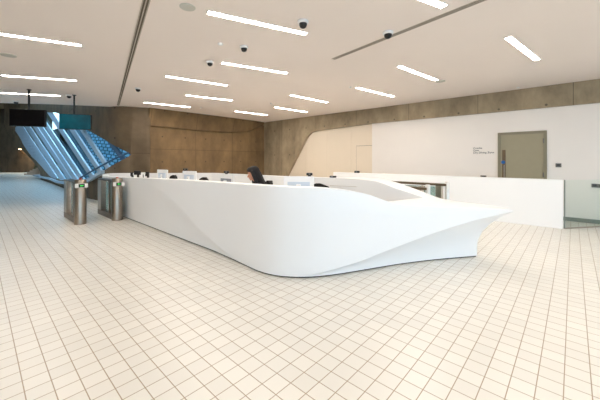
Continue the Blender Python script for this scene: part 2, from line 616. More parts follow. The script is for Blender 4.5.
w_up = lin([(16, 129), (25, 113), (42, 111.5), (60, 113), (87, 127.5), (110, 140.5), (131, 154.5)])
w_lo = lin([(16, 130), (20, 136.2), (23, 140.5), (31.5, 151.5), (40, 163), (47, 171), (52, 176.5), (62, 180.5), (80, 182.5), (95, 178.5), (112, 168), (131, 155)])
r_lo = lin([(6, 124), (10, 133), (15, 140.5), (22.5, 148.5), (34, 160), (40, 167.5), (42.5, 172)])      # lower rim of the shell on its left side
us = [6, 8, 10, 12, 14, 16, 18, 20, 22.5, 25, 28, 31, 34, 37, 40, 42.5, 43] + list(np.arange(45, 131, 2.0)) + [131, 134, 138, 142, 146, 150.3]
bm = new()
prev = None
arc = 0
arcs = {}
pp = None
uvd = {}
for u in us:
    Y = shellY(u)
    p = at(u, HV, Y)
    if pp is not None:
        arc += (Vector((p.x, p.y, 0)) - pp).length
    pp = Vector((p.x, p.y, 0))
    arcs[u] = arc
    vb = min(r_lo(u), yb(u)) if u < 42.6 else yb(u)
    zt_ = 7.95 if u < 112 else (7.95 if u < 118 else 7.95)
    vt = HV - (zt_ - H) * F / Y
    if 16 <= u <= 131:
        rows = [vt, w_up(u), w_lo(u), max(vb, w_lo(u) + .5)]
    else:
        rows = [vt, (vt * .5 + vb * .5), (vt * .5 + vb * .5), vb]
    vs = [bm.verts.new(at(u, v, Y)) for v in rows]
    for v in vs:
        uvd[v] = None
    if prev:
        pu, pv = prev
        for j in range(3):
            inside = j == 1
            if inside and ((16 <= u <= 131) or (16 <= pu <= 131)):
                if not (u == 16 or pu == 131):
                    continue
            try:
                if (pv[j].co - pv[j + 1].co).length < 1e-4 and (vs[j].co - vs[j + 1].co).length < 1e-4:
                    continue
                bm.faces.new((pv[j], pv[j + 1], vs[j + 1], vs[j]))
            except ValueError:
                pass
    prev = (u, vs)
bmesh.ops.remove_doubles(bm, verts=bm.verts[:], dist=1e-4)
o = struct(obj('wall_shell', bm, M['dark_concrete'], None, .5))
uv_project(o, AX, ZX)
sm = o.modifiers.new('depth', 'SOLIDIFY')
sm.thickness = .3
sm.offset = 0

# the window: curved tinted pane, slanted fins, edge rail, sill
bm = new()
wu = [16, 17, 18, 20, 22.5, 25, 28, 31, 34, 37, 40, 43] + list(np.arange(45, 131, 2.0)) + [131]
pv = None
for u in wu:
    Y = shellY(u) + .02
    p, q = at(u, w_up(u) - .6, Y), at(u, w_lo(u) + .6, Y)
    b_ = Vector((p.x, p.y, 0)).normalized() * .03
    vs = [bm.verts.new(x) for x in (p, q, q + b_, p + b_)]
    if pv:
        for k in range(4):
            bm.faces.new((pv[k], pv[(k + 1) % 4], vs[(k + 1) % 4], vs[k]))
    else:
        bm.faces.new(vs[::-1])
    pv = vs
bm.faces.new(pv)
win = struct(obj('window_1', bm, M['pane'], None, .6))


def shell_n(u):
    p, q = at(u - 1, HV, shellY(u - 1)), at(u + 1, HV, shellY(u + 1))
    t = (q - p).normalized()
    n = Vector((t.y, -t.x, 0))
    return n if n.dot(p) < 0 else -n


def in_win(u, v):
    return 16.5 < u < 130.5 and w_up(u) < v < w_lo(u)


sill_v = lin([(36, 174.3), (45, 176.2), (60, 178.5), (62, 100)])
SL = 0.68                               # columns run down and to the right


def fin(u0, u1, m, depth=.07, name='window_fin'):
    """slanted fin crossing the window between two slanted lines given at row 130"""
    bm = new()
    rows = []
    v = 108.0
    while v < 186:
        a_, b_ = u0 + SL * (v - 130), u1 + SL * (v - 130)
        mid = (a_ + b_) / 2
        if in_win(mid, v) or in_win(a_, v) or in_win(b_, v):
            a2 = min(max(a_, 16.5), 131)
            b2 = min(max(b_, 16.5), 131)
            if b2 - a2 > .05:
                rows.append((a2, b2, min(max(v, min(w_up(a2), w_up(b2)) - .5), max(w_lo(a2), w_lo(b2)) + .3)))
        v += 1.5
    if len(rows) < 2:
        bm.free()
        return
    prev = None
    first = None
    for a2, b2, v in rows:
        P = at(a2, v, shellY(a2)) + shell_n(a2) * .10
        Q = at(b2, v, shellY(b2)) + shell_n(b2) * .10
        dirv = -shell_n((a2 + b2) / 2)
        ring = [bm.verts.new(x) for x in (P, Q, Q + dirv * depth, P + dirv * depth)]
        if prev:
            for k in range(4):
                bm.faces.new((prev[k], prev[(k + 1) % 4], ring[(k + 1) % 4], ring[k]))
        else:
            bm.faces.new(ring[::-1])
        prev = ring
    bm.faces.new(prev)
    obj(name, bm, m, win)


for u0, u1, k in ((14, 26.6, 0), (28.4, 33.6, 0), (36.6, 40.6, 0), (41.8, 46.4, 0), (48.6, 53, 0), (60.6, 65.2, 0), (72, 76.5, 0), (82.5, 86.5, 0), (102, 106.5, 1)):
    fin(u0, u1, M['mullion'] if k == 0 else M['mullion_dark'])
bm = new()
pts = []
for u in np.linspace(84, 129, 16):
    v = 177.5 + (u - 84) * (152.5 - 177.5) / 45
    pts.append(at(u, v, shellY(u)) + shell_n(u) * .13)
tube(bm, pts, .035, 8)
obj('window_rail', bm, M['mullion_dark'], win, .8)
bm = new()
prev = None
for u in list(np.arange(37, 112, 3.0)):
    Y = shellY(u)
    p = at(u, max(w_lo(u) + .2, sill_v(u)), Y)
    dr = -shell_n(u)
    ring = [bm.verts.new(p + dr * .1), bm.verts.new(p - dr * .28), bm.verts.new(p - dr * .28 - ZX * .12), bm.verts.new(p + dr * .1 - ZX * .12)]
    if prev:
        for k in range(4):
            bm.faces.new((prev[k], prev[(k + 1) % 4], ring[(k + 1) % 4], ring[k]))
    else:
        bm.faces.new(ring[::-1])
    prev = ring
bm.faces.new(prev)
obj('window_sill', bm, M['mullion'], win)

# what the window looks out on
bm = new()
slab(bm, [AN(14, 6.5, -.2), AN(14, 6.5, 9), AN(31, 6.5, 9), AN(31, 6.5, -.2)], NX * .3)
o = struct(obj('wall_pool_hall', bm, M['tilewall']))
uv_project(o, AX * .22 + ZX * .12, ZX - AX * .06)
bm = new()
slab(bm, [AN(31, 6.6, -.2), AN(31, 6.6, 9), AN(62, 6.6, 9), AN(62, 6.6, -.2)], NX * .3)
o = struct(obj('wall_pool_hall_far', bm, M['bluewall']))
uv_project(o, AX, ZX)
bm = new()
slab(bm, [AN(a, 6.5, z) for a, z in ((42, 5.3), (42, 9), (52, 9), (52, 5.3))], NX * .08)
obj('lit_window', bm, M['skylight'], o)
bm = new()
prism(bm, [(p.x, p.y) for p in (AN(13, 5.0), AN(13, 7), AN(62, 7), AN(62, 5.0))], -.25, -.05)
o = struct(obj('floor_pool_hall', bm, M['bluewall']))
uv_project(o, AX, NX)

# far end of the passage
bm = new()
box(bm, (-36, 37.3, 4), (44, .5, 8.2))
o = struct(obj('wall_far', bm, M['far_concrete_shade']))
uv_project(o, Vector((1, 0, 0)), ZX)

# stairs far left
st = empty('staircase', at(24, 175, 31) * 1.0)
st.location.z = 0
bm = new()
n = 7
for i in range(n):
    x0 = i * .3
    box(bm, (x0 + (2.5 - x0) / 2, .75, .075 + i * .15), (2.5 - x0, 1.5, .15))
obj('steps', bm, M['stair'], st)
bm = new()
slab(bm, [(-.4, 1.56, 0), (2.4, 1.56, 0), (2.4, 1.56, 2.1), (2.0, 1.56, 2.0), (-.2, 1.56, .95), (-.4, 1.56, .8)], (0, .08, 0))
obj('balustrade', bm, M['olive'], st)
bm = new()
tube(bm, [(-.3, 1.5, .98), (2.1, 1.5, 2.1)], .03)
obj('handrail', bm, M['black'], st)
tag(st, 'pale stone staircase with an olive side panel at the far left under the concrete shell', 'staircase')
lampo = empty('wall_lamp', at(20, 149, 36.4))
bm = new()
box(bm, (0, .3, .05), (.7, .6, .10))
obj('housing', bm, M['grey'], lampo)
bm = new()
box(bm, (0, .3, -.02), (.6, .4, .04))
obj('diffuser', bm, M['hall_lamp'], lampo)
tag(lampo, 'small warm wall lamp glowing on the far dark wall at left', 'lamp')

# ------------------------------------------------------------------ ceiling things
def ceil_dir(p, q):
    d = q - p
    return d, math.atan2(d.y, d.x)


LI = [
    ((208, 12), (306, 33.5), 'long bright ceiling strip light at top centre, the largest of all'),
    ((222, 62.5), (287, 73), 'ceiling strip light just below the two dome cameras at centre'),
    ((166, 76), (227, 85.3), 'ceiling strip light right of the long slot on the left, upper of three stacked there'),
    ((186, 95), (232, 100.3), 'ceiling strip light in the middle of the stack above the concrete wall'),
    ((144, 102.3), (190, 107), 'ceiling strip light nearest the concrete wall, just right of the slot end'),
    ((235, 111), (267, 115), 'small ceiling strip light near the corner, farthest along the concrete wall'),
    ((275, 107), (307, 112), 'small ceiling strip light right of the one at the corner, nearer the cream panels'),
    ((291, 95), (327.5, 102.3), 'ceiling strip light at centre, before the pair near the corner'),
    ((357, 87.5), (393.5, 96.5), 'ceiling strip light parallel to the concrete band, left of a wider one'),
    ((399, 66), (436.5, 80), 'ceiling strip light right of the inner end of the right slot'),
    ((508, 37), (537, 59.5), 'short steep ceiling strip light at upper right above the grey door'),
    ((418, -4), (444, 6), 'ceiling strip light cut by the top edge of the picture'),
    ((-18, 31), (81, 45), 'long ceiling strip light cut by the left edge, the nearest on the left'),
    ((2, 75.2), (76, 80.3), 'ceiling strip light on the left, middle of three above the hanging displays'),
    ((1, 92.6), (60, 95.6), 'ceiling strip light on the left crossed by the pole of a display'),
]
proto = None
W = .095
for (p, q, lab) in LI:
    P, Q = ceil_pt(*p), ceil_pt(*q)
    d, ang = ceil_dir(P, Q)
    L = d.length
    e = empty('ceiling_light', ((P + Q) / 2), ang)
    bm = new()
    for s in (-1, 1):
        box(bm, (0, s * (W / 2 + .006), -.005), (L + .024, .012, .01))
        box(bm, (s * (L / 2 + .006), 0, -.005), (.012, W, .01))
    obj('trim', bm, M['lamp_frame'], e)
    bm = new()
    box(bm, (0, 0, -.003), (L, W, .004))
    obj('diffuser', bm, M['lamp'], e)
    tag(e, lab, 'ceiling light', 'recessed ceiling strip lights')


def slot(p, q, label):
    P, Q = ceil_pt(*p), ceil_pt(*q)
    d, ang = ceil_dir(P, Q)
    L = d.length
    e = empty('slot_diffuser', (P + Q) / 2 - ZX * .0015, ang)
    bm = new()
    box(bm, (0, 0, -.001), (L, .06, .002))
    obj('backing', bm, M['slot'], e)
    bm = new()
    for y in (-.036, 0, .036):
        box(bm, (0, y, -.004), (L, .012, .008))
    obj('blade', bm, M['slot_trim'], e)
    tag(e, label, 'air slot', 'long air slots in the ceiling')


slot((148, -6), (118, 105.5), 'long dark double air slot running down the left half of the ceiling')
slot((494, -5), (333, 59), 'long dark double air slot running diagonally at the upper right of the ceiling')


def dome_cam():
    e = empty('dome_camera', (0, 0, 0))
    bm = new()
    lathe(bm, [(.075, 0), (.08, -.01), (.078, -.03), (.06, -.04)])
    obj('mount', bm, M['white_plastic'], e, .6)
    bm = new()
    lathe(bm, [(.058, -.038), (.056, -.06), (.045, -.085), (.025, -.1), (0, -.104)])
    obj('dome', bm, M['black'], e, .9)
    return e


dc = dome_cam()
for i, (u, v, lab) in enumerate([
    (303, 21, 'dome camera just above the right end of the largest strip light'),
    (244, 46.5, 'dome camera on the ceiling between the two central strip lights'),
    (388, 32, 'dome camera beside the right air slot'),
    (210, 61.5, 'dome camera left of the second central strip light'),
    (138, 88, 'wider dark dome camera right of the left air slot'),
    (69.0, 94.9, 'small dark dome camera beside the pole of the display with teal reflections'),
    (16, 101, 'small dark dome camera at the far left ceiling edge')]):
    o = dc if i == 0 else dup(dc, (0, 0, 0))
    p = ceil_pt(u, v)
    o.location = p
    if i in (1, 3):
        o.scale = (.9, .9, .9)
    tag(o, lab, 'camera', 'dome cameras on the ceiling')


def disc():
    bm = new()
    lathe(bm, [(.0, 0.0), (.13, 0), (.13, -.006), (.12, -.012), (0, -.008)], seg=32)
    return obj('ceiling_speaker', bm, M['speaker'], None, .5)


ds = disc()
for i, (u, v, s, lab) in enumerate([
    (187.5, 7, .75, 'round grey ceiling speaker left of the largest strip light'),
    (8, 55, .95, 'round ceiling speaker at the left edge between strip lights'),
    (440.5, 81.3, .85, 'round ceiling speaker just right of a strip light, by the right wall'),
    (231, 44, .25, '')]):
    if not lab:
        continue
    o = ds if i == 0 else dup(ds, (0, 0, 0))
    o.location = ceil_pt(u, v)
    o.scale = (s, s, 1)
    tag(o, lab, 'speaker', 'round ceiling speakers')
bm = new()
lathe(bm, [(.0, 0.0), (.045, 0), (.045, -.014), (.03, -.03), (0, -.032)], seg=24)
sd = obj('smoke_detector', bm, M['white_plastic'], None, .5)
for i, (u, v, s, lab) in enumerate([
    (220.5, 43.5, 1.0, 'small white ceiling detector left of the central dome camera'),
    (350.5, 87, .8, 'small ceiling detector left of a strip light near the right wall'),
    (518, 87.2, .8, 'small white ceiling detector near the concrete band at right'),
    (201, 107.5, .8, 'small white ceiling detector close to the back concrete wall'),
    (271, 103.3, .9, 'small white ceiling detector between strip lights near the corner')]):
    o = sd if i == 0 else dup(sd, (0, 0, 0))
    o.location = ceil_pt(u, v)
    o.scale = (s, s, s)
    tag(o, lab, 'detector', 'small ceiling detectors')


# hanging displays
def display(pu, pv, corners, m, label):
    P = ceil_pt(pu, pv)
    (ul, vl, ur, vr, vb_) = corners
    Y0 = P.y
    e = empty('hanging_display', P)
    ang = .3
    # left and right ends on a line through the pole
    def hit(u):
        r = (u - 300) / F
        # (P.x + t cos, P.y + t sin): x = r*y
        t = (r * P.y - P.x) / (math.cos(ang) - r * math.sin(ang))
        return t
    t0, t1 = hit(ul), hit(ur)
    Yl = P.y + t0 * math.sin(ang)
    zt_ = H - (vl - HV) * Yl / F
    zb_ = H - (vb_ - HV) * Yl / F
    e.rotation_euler = (0, 0, ang)
    c = (t0 + t1) / 2
    w, h = t1 - t0, zt_ - zb_
    zc = (zt_ + zb_) / 2 - CEIL
    bm = new()
    box(bm, (c, .05, zc), (w, .09, h), 0, .008)
    obj('housing', bm, M['black'], e)
    bm = new()
    box(bm, (c, .0, zc), (w - .03, .008, h - .03), 0, .002)
    obj('screen', bm, m, e)
    bm = new()
    tube(bm, [(0, .05, -.001), (0, .05, zc)], .024, 12)
    obj('pole', bm, M['black'], e, .6)
    bm = new()
    lathe(bm, [(.05, -.001), (.05, -.02), (.03, -.03)], (0, .05, 0))
    obj('ceiling_plate', bm, M['black'], e, .6)
    return tag(e, label, 'display')


display(28, 89, (9, 108.5, 45, 111, 125.8), M['screen_black'], 'black display hanging from the ceiling at far left, dark blank screen')
display(73.5, 94.5, (59, 113.5, 91, 115, 129), M['screen_teal_reflection'], 'display with teal reflections on its screen, hanging from the ceiling by a black pole')

# ------------------------------------------------------------------ reception desk
base_tab = [(215, 252.2), (230, 258.9), (245, 266), (260, 272.7), (275, 276.4), (290, 278), (311, 278), (329, 276.3), (345, 274), (363, 271), (397, 265.3), (430, 261), (477, 256.8)]
base_v = interp(base_tab)
cl_v = interp([(104, 177.0), (116, 178.3), (125, 179.6), (141, 181.6), (150, 184.2), (157.7, 188.3), (166, 194.3), (177, 204.5), (196, 225), (215, 243.4), (232, 257.2), (248, 267.2)])
cr_v = interp([(292, 277.4), (310, 274.8), (330, 270.4), (345, 266), (363, 260.2), (380, 253.4), (397, 246.8), (430, 234.6), (463, 223.7), (477, 219.6)])
top_v = interp([(104, 176.2), (116, 177), (141, 178.1), (167, 179.2), (200, 181), (226, 182.8), (260, 185.2), (300, 187.4), (325, 188.2), (345, 190), (357, 192), (368, 194.5), (383, 199.8), (393.7, 203.4), (405, 205), (430, 206.6), (455, 207.6), (477, 208.2)])
rec_l = lin([(104, .0), (125, .02), (141, .08), (160, .15), (190, .17), (215, .11), (235, .02), (248, 0)])
rec_r = lin([(298, 0), (312, .03), (341, .08), (380, .155), (430, .26), (477, .36)])


def front_station(u):
    r = (u - 300) / F
    if u <= 215:
        Yb = 2.73 / (NX.y + NX.x * r)
    else:
        Yb = H * F / (base_v(u) - HV)
    bx = Vector((r * Yb, Yb, 0))
    if u < 248:
        rec, vc = rec_l(u), cl_v(u)
    elif u <= 296:
        rec, vc = 0.0, None
    else:
        rec, vc = rec_r(u), cr_v(u)
    Yc = Yb - rec
    T = at(u, top_v(u), Yc)
    if vc is None:
        C = Vector((bx.x, bx.y, .03))
    else:
        C = at(u, vc, Yc)
        C.z = min(max(C.z, .03), T.z - .008)
    return bx, C, T


ST = []          # (base, crease, top, thickness, drop of the inner rim)
fu = [104, 108, 112, 116, 121, 127, 134, 141, 146, 151, 156, 161, 166, 171, 177, 183, 189, 196, 202, 208, 215, 221, 227, 233, 239, 245, 251, 257, 263, 269, 275, 282, 290, 297, 304, 311, 318, 325, 332, 339, 345, 351, 357, 363, 368, 373, 378, 383, 388]
pu_ = [393.7, 400, 408, 416, 425, 435, 445, 455, 466, 477]
for u in fu:
    b, c, t = front_station(u)
    ST.append([b, c, t, .17, 0.0])
i_front = len(ST)                      # first station that carries the flat prow top
for u in pu_:
    b, c, t = front_station(u)
    ST.append([b, c, t, .17 + .1 * (u - 393) / 84, 0.0])
bE, cE, tE = front_station(477)
tipC, tipT = Vector((3.115, 4.36, .79)), Vector((3.12, 4.36, .826))
for k in (.3, .6, .85, 1.0):
    b = bE.lerp(Vector((2.85, 4.82, 0)), k)
    c = cE.lerp(tipC, k)
    c.z = H - (np.interp(k, [0, 1], [219.6, 211.6]) - HV) * c.y / F
    t = tE.lerp(tipT, k)
    ST.append([b, c, t, .28, 0.0])
# round the prow
ST.append([Vector((2.86, 4.86, 0)), Vector((3.135, 4.47, .785)), Vector((3.14, 4.47, .826)), .28, 0.0])
ST.append([Vector((2.85, 4.92, 0)), Vector((3.11, 4.63, .77)), Vector((3.116, 4.63, .826)), .28, 0.0])
ST.append([Vector((2.80, 4.98, 0)), Vector((3.02, 4.80, .74)), Vector((3.025, 4.80, .827)), .28, 0.0])
ST.append([Vector((2.72, 5.03, 0)), Vector((2.86, 4.95, .70)), Vector((2.865, 4.95, .832)), .28, 0.0])
ST.append([Vector((2.58, 5.06, 0)), Vector((2.67, 5.03, .62)), Vector((2.675, 5.03, .848)), .28, .004])


def back_pt(u, v, n=5.4):
    r = (u - 300) / F
    Y = n / (NX.y + NX.x * r)
    return at(u, v, Y)


bt = interp([(220, 173.0), (286, 176.0), (345, 177.6), (365, 177.7), (383, 178.9), (402, 184), (413, 188), (424, 192), (433, 195.6), (441, 198.4)])
bu_prow = [441, 435, 429.4]
bu = [424, 418, 413, 408, 402, 396, 390, 383, 376, 369, 360, 350, 335, 320, 300, 280, 260, 240, 224]
th_b = lin([(220, .18), (350, .2), (383, .26), (402, .32), (424, .3), (441, .28)])
dr_b = lin([(345, 0), (375, .03), (402, .055), (424, .04), (441, .012)])
for u in bu_prow:
    t = back_pt(u, bt(u))
    ST.append([Vector((t.x, t.y, 0)) - NX * .02, Vector((t.x, t.y, .4)) - NX * .004, t, th_b(u), dr_b(u)])
i_back = len(ST)                       # first station past the flat prow top
for u in bu:
    t = back_pt(u, bt(u))
    ST.append([Vector((t.x, t.y, 0)), Vector((t.x, t.y, .2)), t, th_b(u), dr_b(u)])
for x, y, z in ((-2.72, 9.80, 1.125), (-2.86, 9.86, 1.125), (-3.05, 9.88, 1.125), (-4.0, 9.88, 1.122), (-5.0, 9.88, 1.12), (-5.9, 9.88, 1.118), (-6.25, 9.86, 1.115), (-6.40, 9.78, 1.10), (-6.42, 9.68, 1.08), (-6.34, 9.55, 1.055)):
    ST.append([Vector((x, y, 0)), Vector((x, y, .2)), Vector((x, y, z)), .17, 0.0])

NS = len(ST)
# inward normals on the closed plan curve
INN = []
for i in range(NS):
    a, b = ST[i - 1][2], ST[(i + 1) % NS][2]
    t = Vector((b.x - a.x, b.y - a.y, 0)).normalized()
    INN.append(Vector((-t.y, t.x, 0)))
tip_c = Vector((2.3, 4.75, 0))
for i in range(NS):
    T = ST[i][2]
    if i_front + 6 <= i < i_back - 3:
        INN[i] = (tip_c - Vector((T.x, T.y, 0))).normalized()

bm = new()
rings = []
NL = 7
Z0 = .018
for i, (b, c, t, th, dr) in enumerate(ST):
    ring = []
    for k in range(NL):
        s = k / (NL - 1)
        z = Z0 + (c.z - Z0) * s
        zn = z / max(c.z, 1e-4)
        f_ = s ** (3.2 if i < 33 else 2.5)
        ring.append(Vector((b.x + (c.x - b.x) * f_, b.y + (c.y - b.y) * f_, z)))
    hh = t.z - c.z
    up = min(.012, hh * .3)
    for s in (.03, .35, .7):
        p = c.lerp(t, s)
        ring.append(p)
    n = INN[i]
    ti = t + n * th
    ti.z -= dr
    r_ = min(.01, hh * .25)
    ring.append(t - ZX * r_)
    ring.append(t - ZX * r_ * .29 + n * r_ * .29)
    ring.append(t + n * r_)
    ring.append(ti)
    ring.append(Vector((ti.x, ti.y, min(ti.z - .02, .5))))
    ring.append(Vector((ti.x, ti.y, .001)))
    rings.append([bm.verts.new(p) for p in ring])
RL = len(rings[0])
TI = RL - 3
plate = range(i_front, i_back)
for i in range(NS):
    j = (i + 1) % NS
    for k in range(RL - 1):
        if k >= TI and i in plate and j in plate:
            continue
        try:
            bm.faces.new((rings[i][k], rings[j][k], rings[j][k + 1], rings[i][k + 1]))
        except ValueError:
            pass
# flat top of the prow: ladder between the two inner rims
fr_ = [rings[i][TI] for i in range(i_front, i_back)]
es = []
for a, b in zip(fr_, fr_[1:] + fr_[:1]):
    e_ = bm.edges.get((a, b))
    es.append(e_ if e_ else bm.edges.new((a, b)))
bmesh.ops.triangle_fill(bm, use_beauty=True, use_dissolve=False, edges=es, normal=(0, 0, 1))
P, Q = rings[i_front][TI].co, rings[i_back - 1][TI].co
e1 = [rings[i_front][TI], rings[i_back - 1][TI], bm.verts.new(Q - ZX * .3), bm.verts.new(P - ZX * .3)]
bm.faces.new(e1)
desk = empty('reception_desk', (0, 0, 0))
shell = obj('desk_shell', bm, M['desk'], desk, math.radians(33))
tag(desk, 'long white sculpted reception desk with sweeping folds and a pointed prow', 'reception desk')
# plinth
bm = new()
po, pi_ = [], []
for i in range(NS):
    b = ST[i][0]
    n = INN[i]
    po.append(b + n * .015)
    pi_.append(b + n * .07)
vo = [[bm.verts.new((p.x, p.y, z)) for p in po] for z in (0, .05)]
vi = [[bm.verts.new((p.x, p.y, z)) for p in pi_] for z in (0, .05)]
for i in range(NS):
    j = (i + 1) % NS
    bm.faces.new((vo[0][i], vo[0][j], vo[1][j], vo[1][i]))
    bm.faces.new((vi[0][i], vi[1][i], vi[1][j], vi[0][j]))
    bm.faces.new((vo[1][i], vo[1][j], vi[1][j], vi[1][i]))
    bm.faces.new((vo[0][i], vi[0][i], vi[0][j], vo[0][j]))
obj('plinth', bm, M['plinth'], desk)
# worktop inside, following the front wall
bm = new()
prev = None
for i, u in enumerate(fu):
    if u > 357:
        continue
    T, n = ST[i][2], INN[i]
    p = Vector((T.x, T.y, 0)) + n * (ST[i][3] - .01)
    q = p + n * .62
    ring = [bm.verts.new((p.x, p.y, .72)), bm.verts.new((q.x, q.y, .72)), bm.verts.new((q.x, q.y, .75)), bm.verts.new((p.x, p.y, .75))]
    if prev:
        for k in range(4):
            bm.faces.new((prev[k], prev[(k + 1) % 4], ring[(k + 1) % 4], ring[k]))
    else:
        bm.faces.new(ring[::-1])
    prev = ring
bm.faces.new(prev)
obj('worktop', bm, M['desk'], desk)
# joint lines on the inside of the rear wall
bm = new()
g0, g1 = back_pt(330, 185.5, 5.4 - .205), back_pt(367, 187.2, 5.4 - .225)
tube(bm, [g0, g1], .004, 6)
tube(bm, [g1, Vector((g1.x, g1.y, .3))], .004, 6)
obj('panel_joint', bm, M['slot_trim'], desk)

WT = .75


def shared(root_fn):
    return root_fn()


# monitors on the worktop (backs towards the photograph)
def monitor(w, h, zt_, loc, rz, label, face=M['pale_blue']):
    e = empty('monitor', (loc[0], loc[1], WT), rz)
    zb_ = zt_ - h - WT
    bm = new()
    box(bm, (0, 0, zb_ + h / 2), (w, .028, h), 0, .008)
    obj('casing', bm, M['white_plastic'], e)
    bm = new()
    box(bm, (0, -.0155, zb_ + h / 2 - .01), (w * .74, .004, h * .56), 0, .0015)
    obj('back_panel', bm, face, e)
    bm = new()
    box(bm, (0, .0155, zb_ + h / 2), (w * .92, .004, h * .88), 0, .0015)
    obj('screen', bm, M['grey_lcd'], e)
    bm = new()
    box(bm, (0, -.035, (zb_ + h * .62) / 2 + .01), (.07, .03, zb_ + h * .62), 0, .006)
    obj('stand', bm, M['white_plastic'], e)
    bm = new()
    box(bm, (0, -.02, .008), (.24, .18, .016), 0, .006)
    obj('foot', bm, M['white_plastic'], e)
    return tag(e, label, 'monitor', 'white monitors on the reception worktop')


def ray_n(u, n):
    r = (u - 300) / F
    Y = n / (NX.y + NX.x * r)
    return r * Y, Y


def zrow(v, Y):
    return H - (v - HV) * Y / F


# (centre u, N, top v, apparent width px)
x, y = ray_n(162.5, 3.30)
monitor(.50, .34, zrow(169.7, y), (x, y), RW + .1, 'white monitor on the desk, the leftmost, beside the black desk terminals')
x, y = ray_n(189.5, 3.26)
monitor(.50, .34, zrow(171, y), (x, y), RW + .12, 'white monitor second from the left, between two black chair backs')
x, y = ray_n(226.5, 3.22)
monitor(.44, .34, zrow(174, y), (x, y), RW + .05, 'white monitor with a grey panel, just left of the seated woman', M['grey_lcd'])
monitor(.48, .35, zrow(176.3, 4.72), (-.02, 4.72), -.12, 'largest white monitor, right of the seated woman behind the desk front')

# webcams and small black desk things
def webcam(x, y, z, label, w=.07):
    e = empty('webcam', (x, y, z))
    bm = new()
    box(bm, (0, 0, .008), (w * .7, .04, .016), 0, .004)
    obj('clip', bm, M['black'], e)
    bm = new()
    box(bm, (0, 0, .036), (w * 1.4, .05, .04), 0, .012)
    obj('camera_body', bm, M['black'], e)
    bm = new()
    mtx = Matrix.Translation((0, -.027, .036)) @ Matrix.Rotation(PI / 2, 4, 'X')
    bmesh.ops.create_cone(bm, cap_ends=True, segments=16, radius1=.013, radius2=.013, depth=.006, matrix=mtx)
    obj('lens', bm, M['grey'], e)
    return tag(e, label, 'webcam', 'small black webcams on monitors')


x, y = ray_n(182.5, 3.26)
x, y = ray_n(184.8, 3.29)
mz = zrow(171, ray_n(189.5, 3.26)[1])
x0, y0 = ray_n(189.5, 3.26)
webcam(x0 - .155 * math.cos(RW + .12), y0 - .155 * math.sin(RW + .12), mz, 'small black webcam on the left corner of the second monitor')
x0, y0 = ray_n(226.5, 3.22)
webcam(x0, y0, zrow(174, y0), 'small black webcam on the monitor left of the seated woman')
webcam(-.02 + .17 * math.cos(-.12), 4.72 + .17 * math.sin(-.12), zrow(176.3, 4.72), 'small black webcam on the right end of the largest monitor')


def desk_phone(u, n, vt, w, label):
    x, y = ray_n(u, n)
    zt_ = zrow(vt, y) - WT
    e = empty('desk_terminal', (x, y, WT), RW * .4)
    bm = new()
    box(bm, (0, 0, .01), (w * .8, .2, .02), 0, .006)
    box(bm, (0, .03, zt_ * .4), (.05, .04, zt_ * .75), 0, .006)
    obj('stand', bm, M['black'], e)
    bm = new()
    box(bm, (0, 0, zt_ - .06), (w, .05, .12), 0, .012)
    obj('head', bm, M['black'], e)
    bm = new()
    box(bm, (0, .028, zt_ - .06), (w * .8, .006, .08), 0, .002)
    obj('screen', bm, M['grey_lcd'], e)
    return tag(e, label, 'desk terminal', 'black terminals at the left end of the desk')


desk_phone(137.3, 3.25, 170.8, .22, 'wider black desk terminal at the left end of the desk')
desk_phone(147.2, 3.25, 171.8, .11, 'narrow black desk terminal, between the wider one and the leftmost monitor')
desk_phone(131.7, 3.25, 172.3, .06, 'smallest black desk terminal, farthest left on the desk')
# little white cup between the terminals
x, y = ray_n(143.3, 3.1)
e = empty('desk_stand', (x, y, WT))
bm = new()
lathe(bm, [(.05, 0), (.05, .012), (.014, .02), (.014, zrow(173.4, y) - WT - .02)], seg=16)
obj('post', bm, M['grey'], e, .6)
bm = new()
box(bm, (0, 0, zrow(173.4, y) - WT), (.10, .03, .06), .3, .006)
obj('card_holder', bm, M['light_plate'], e)
tag(e, 'small pale card holder on a post between two black desk terminals', 'card holder')

# black boxes on the rear rim and on the barrier
for u, v, n, zz, lab, nm in ((333, 176.6, 5.30, None, 'small flat black reader on the rear rim of the desk', 'card_reader'), (357, 172.4, 8.98, 1.1, 'small black reader standing on top of the white barrier', 'card_reader')):
    if zz is None:
        p = back_pt(u, v, n)
        i = min(range(i_back, NS), key=lambda k: (ST[k][2] - p).length)
        zz = back_pt(u, bt(u)).z
        zz = ST[i][2].z
    else:
        x, y = ray_n(u, n)
        p = Vector((x, y, 0))
    e = empty(nm, (p.x, p.y, zz + .001), RW)
    bm = new()
    box(bm, (0, 0, .02 if n < 6 else .035), (.13 if n < 6 else .17, .08, .04 if n < 6 else .07), 0, .008)
    obj('case', bm, M['black'], e)
    bm = new()
    box(bm, (0, -.042, .022 if n < 6 else .036), (.06, .004, .02), 0)
    obj('display', bm, M['grey_lcd'], e)
    tag(e, lab, 'card reader')


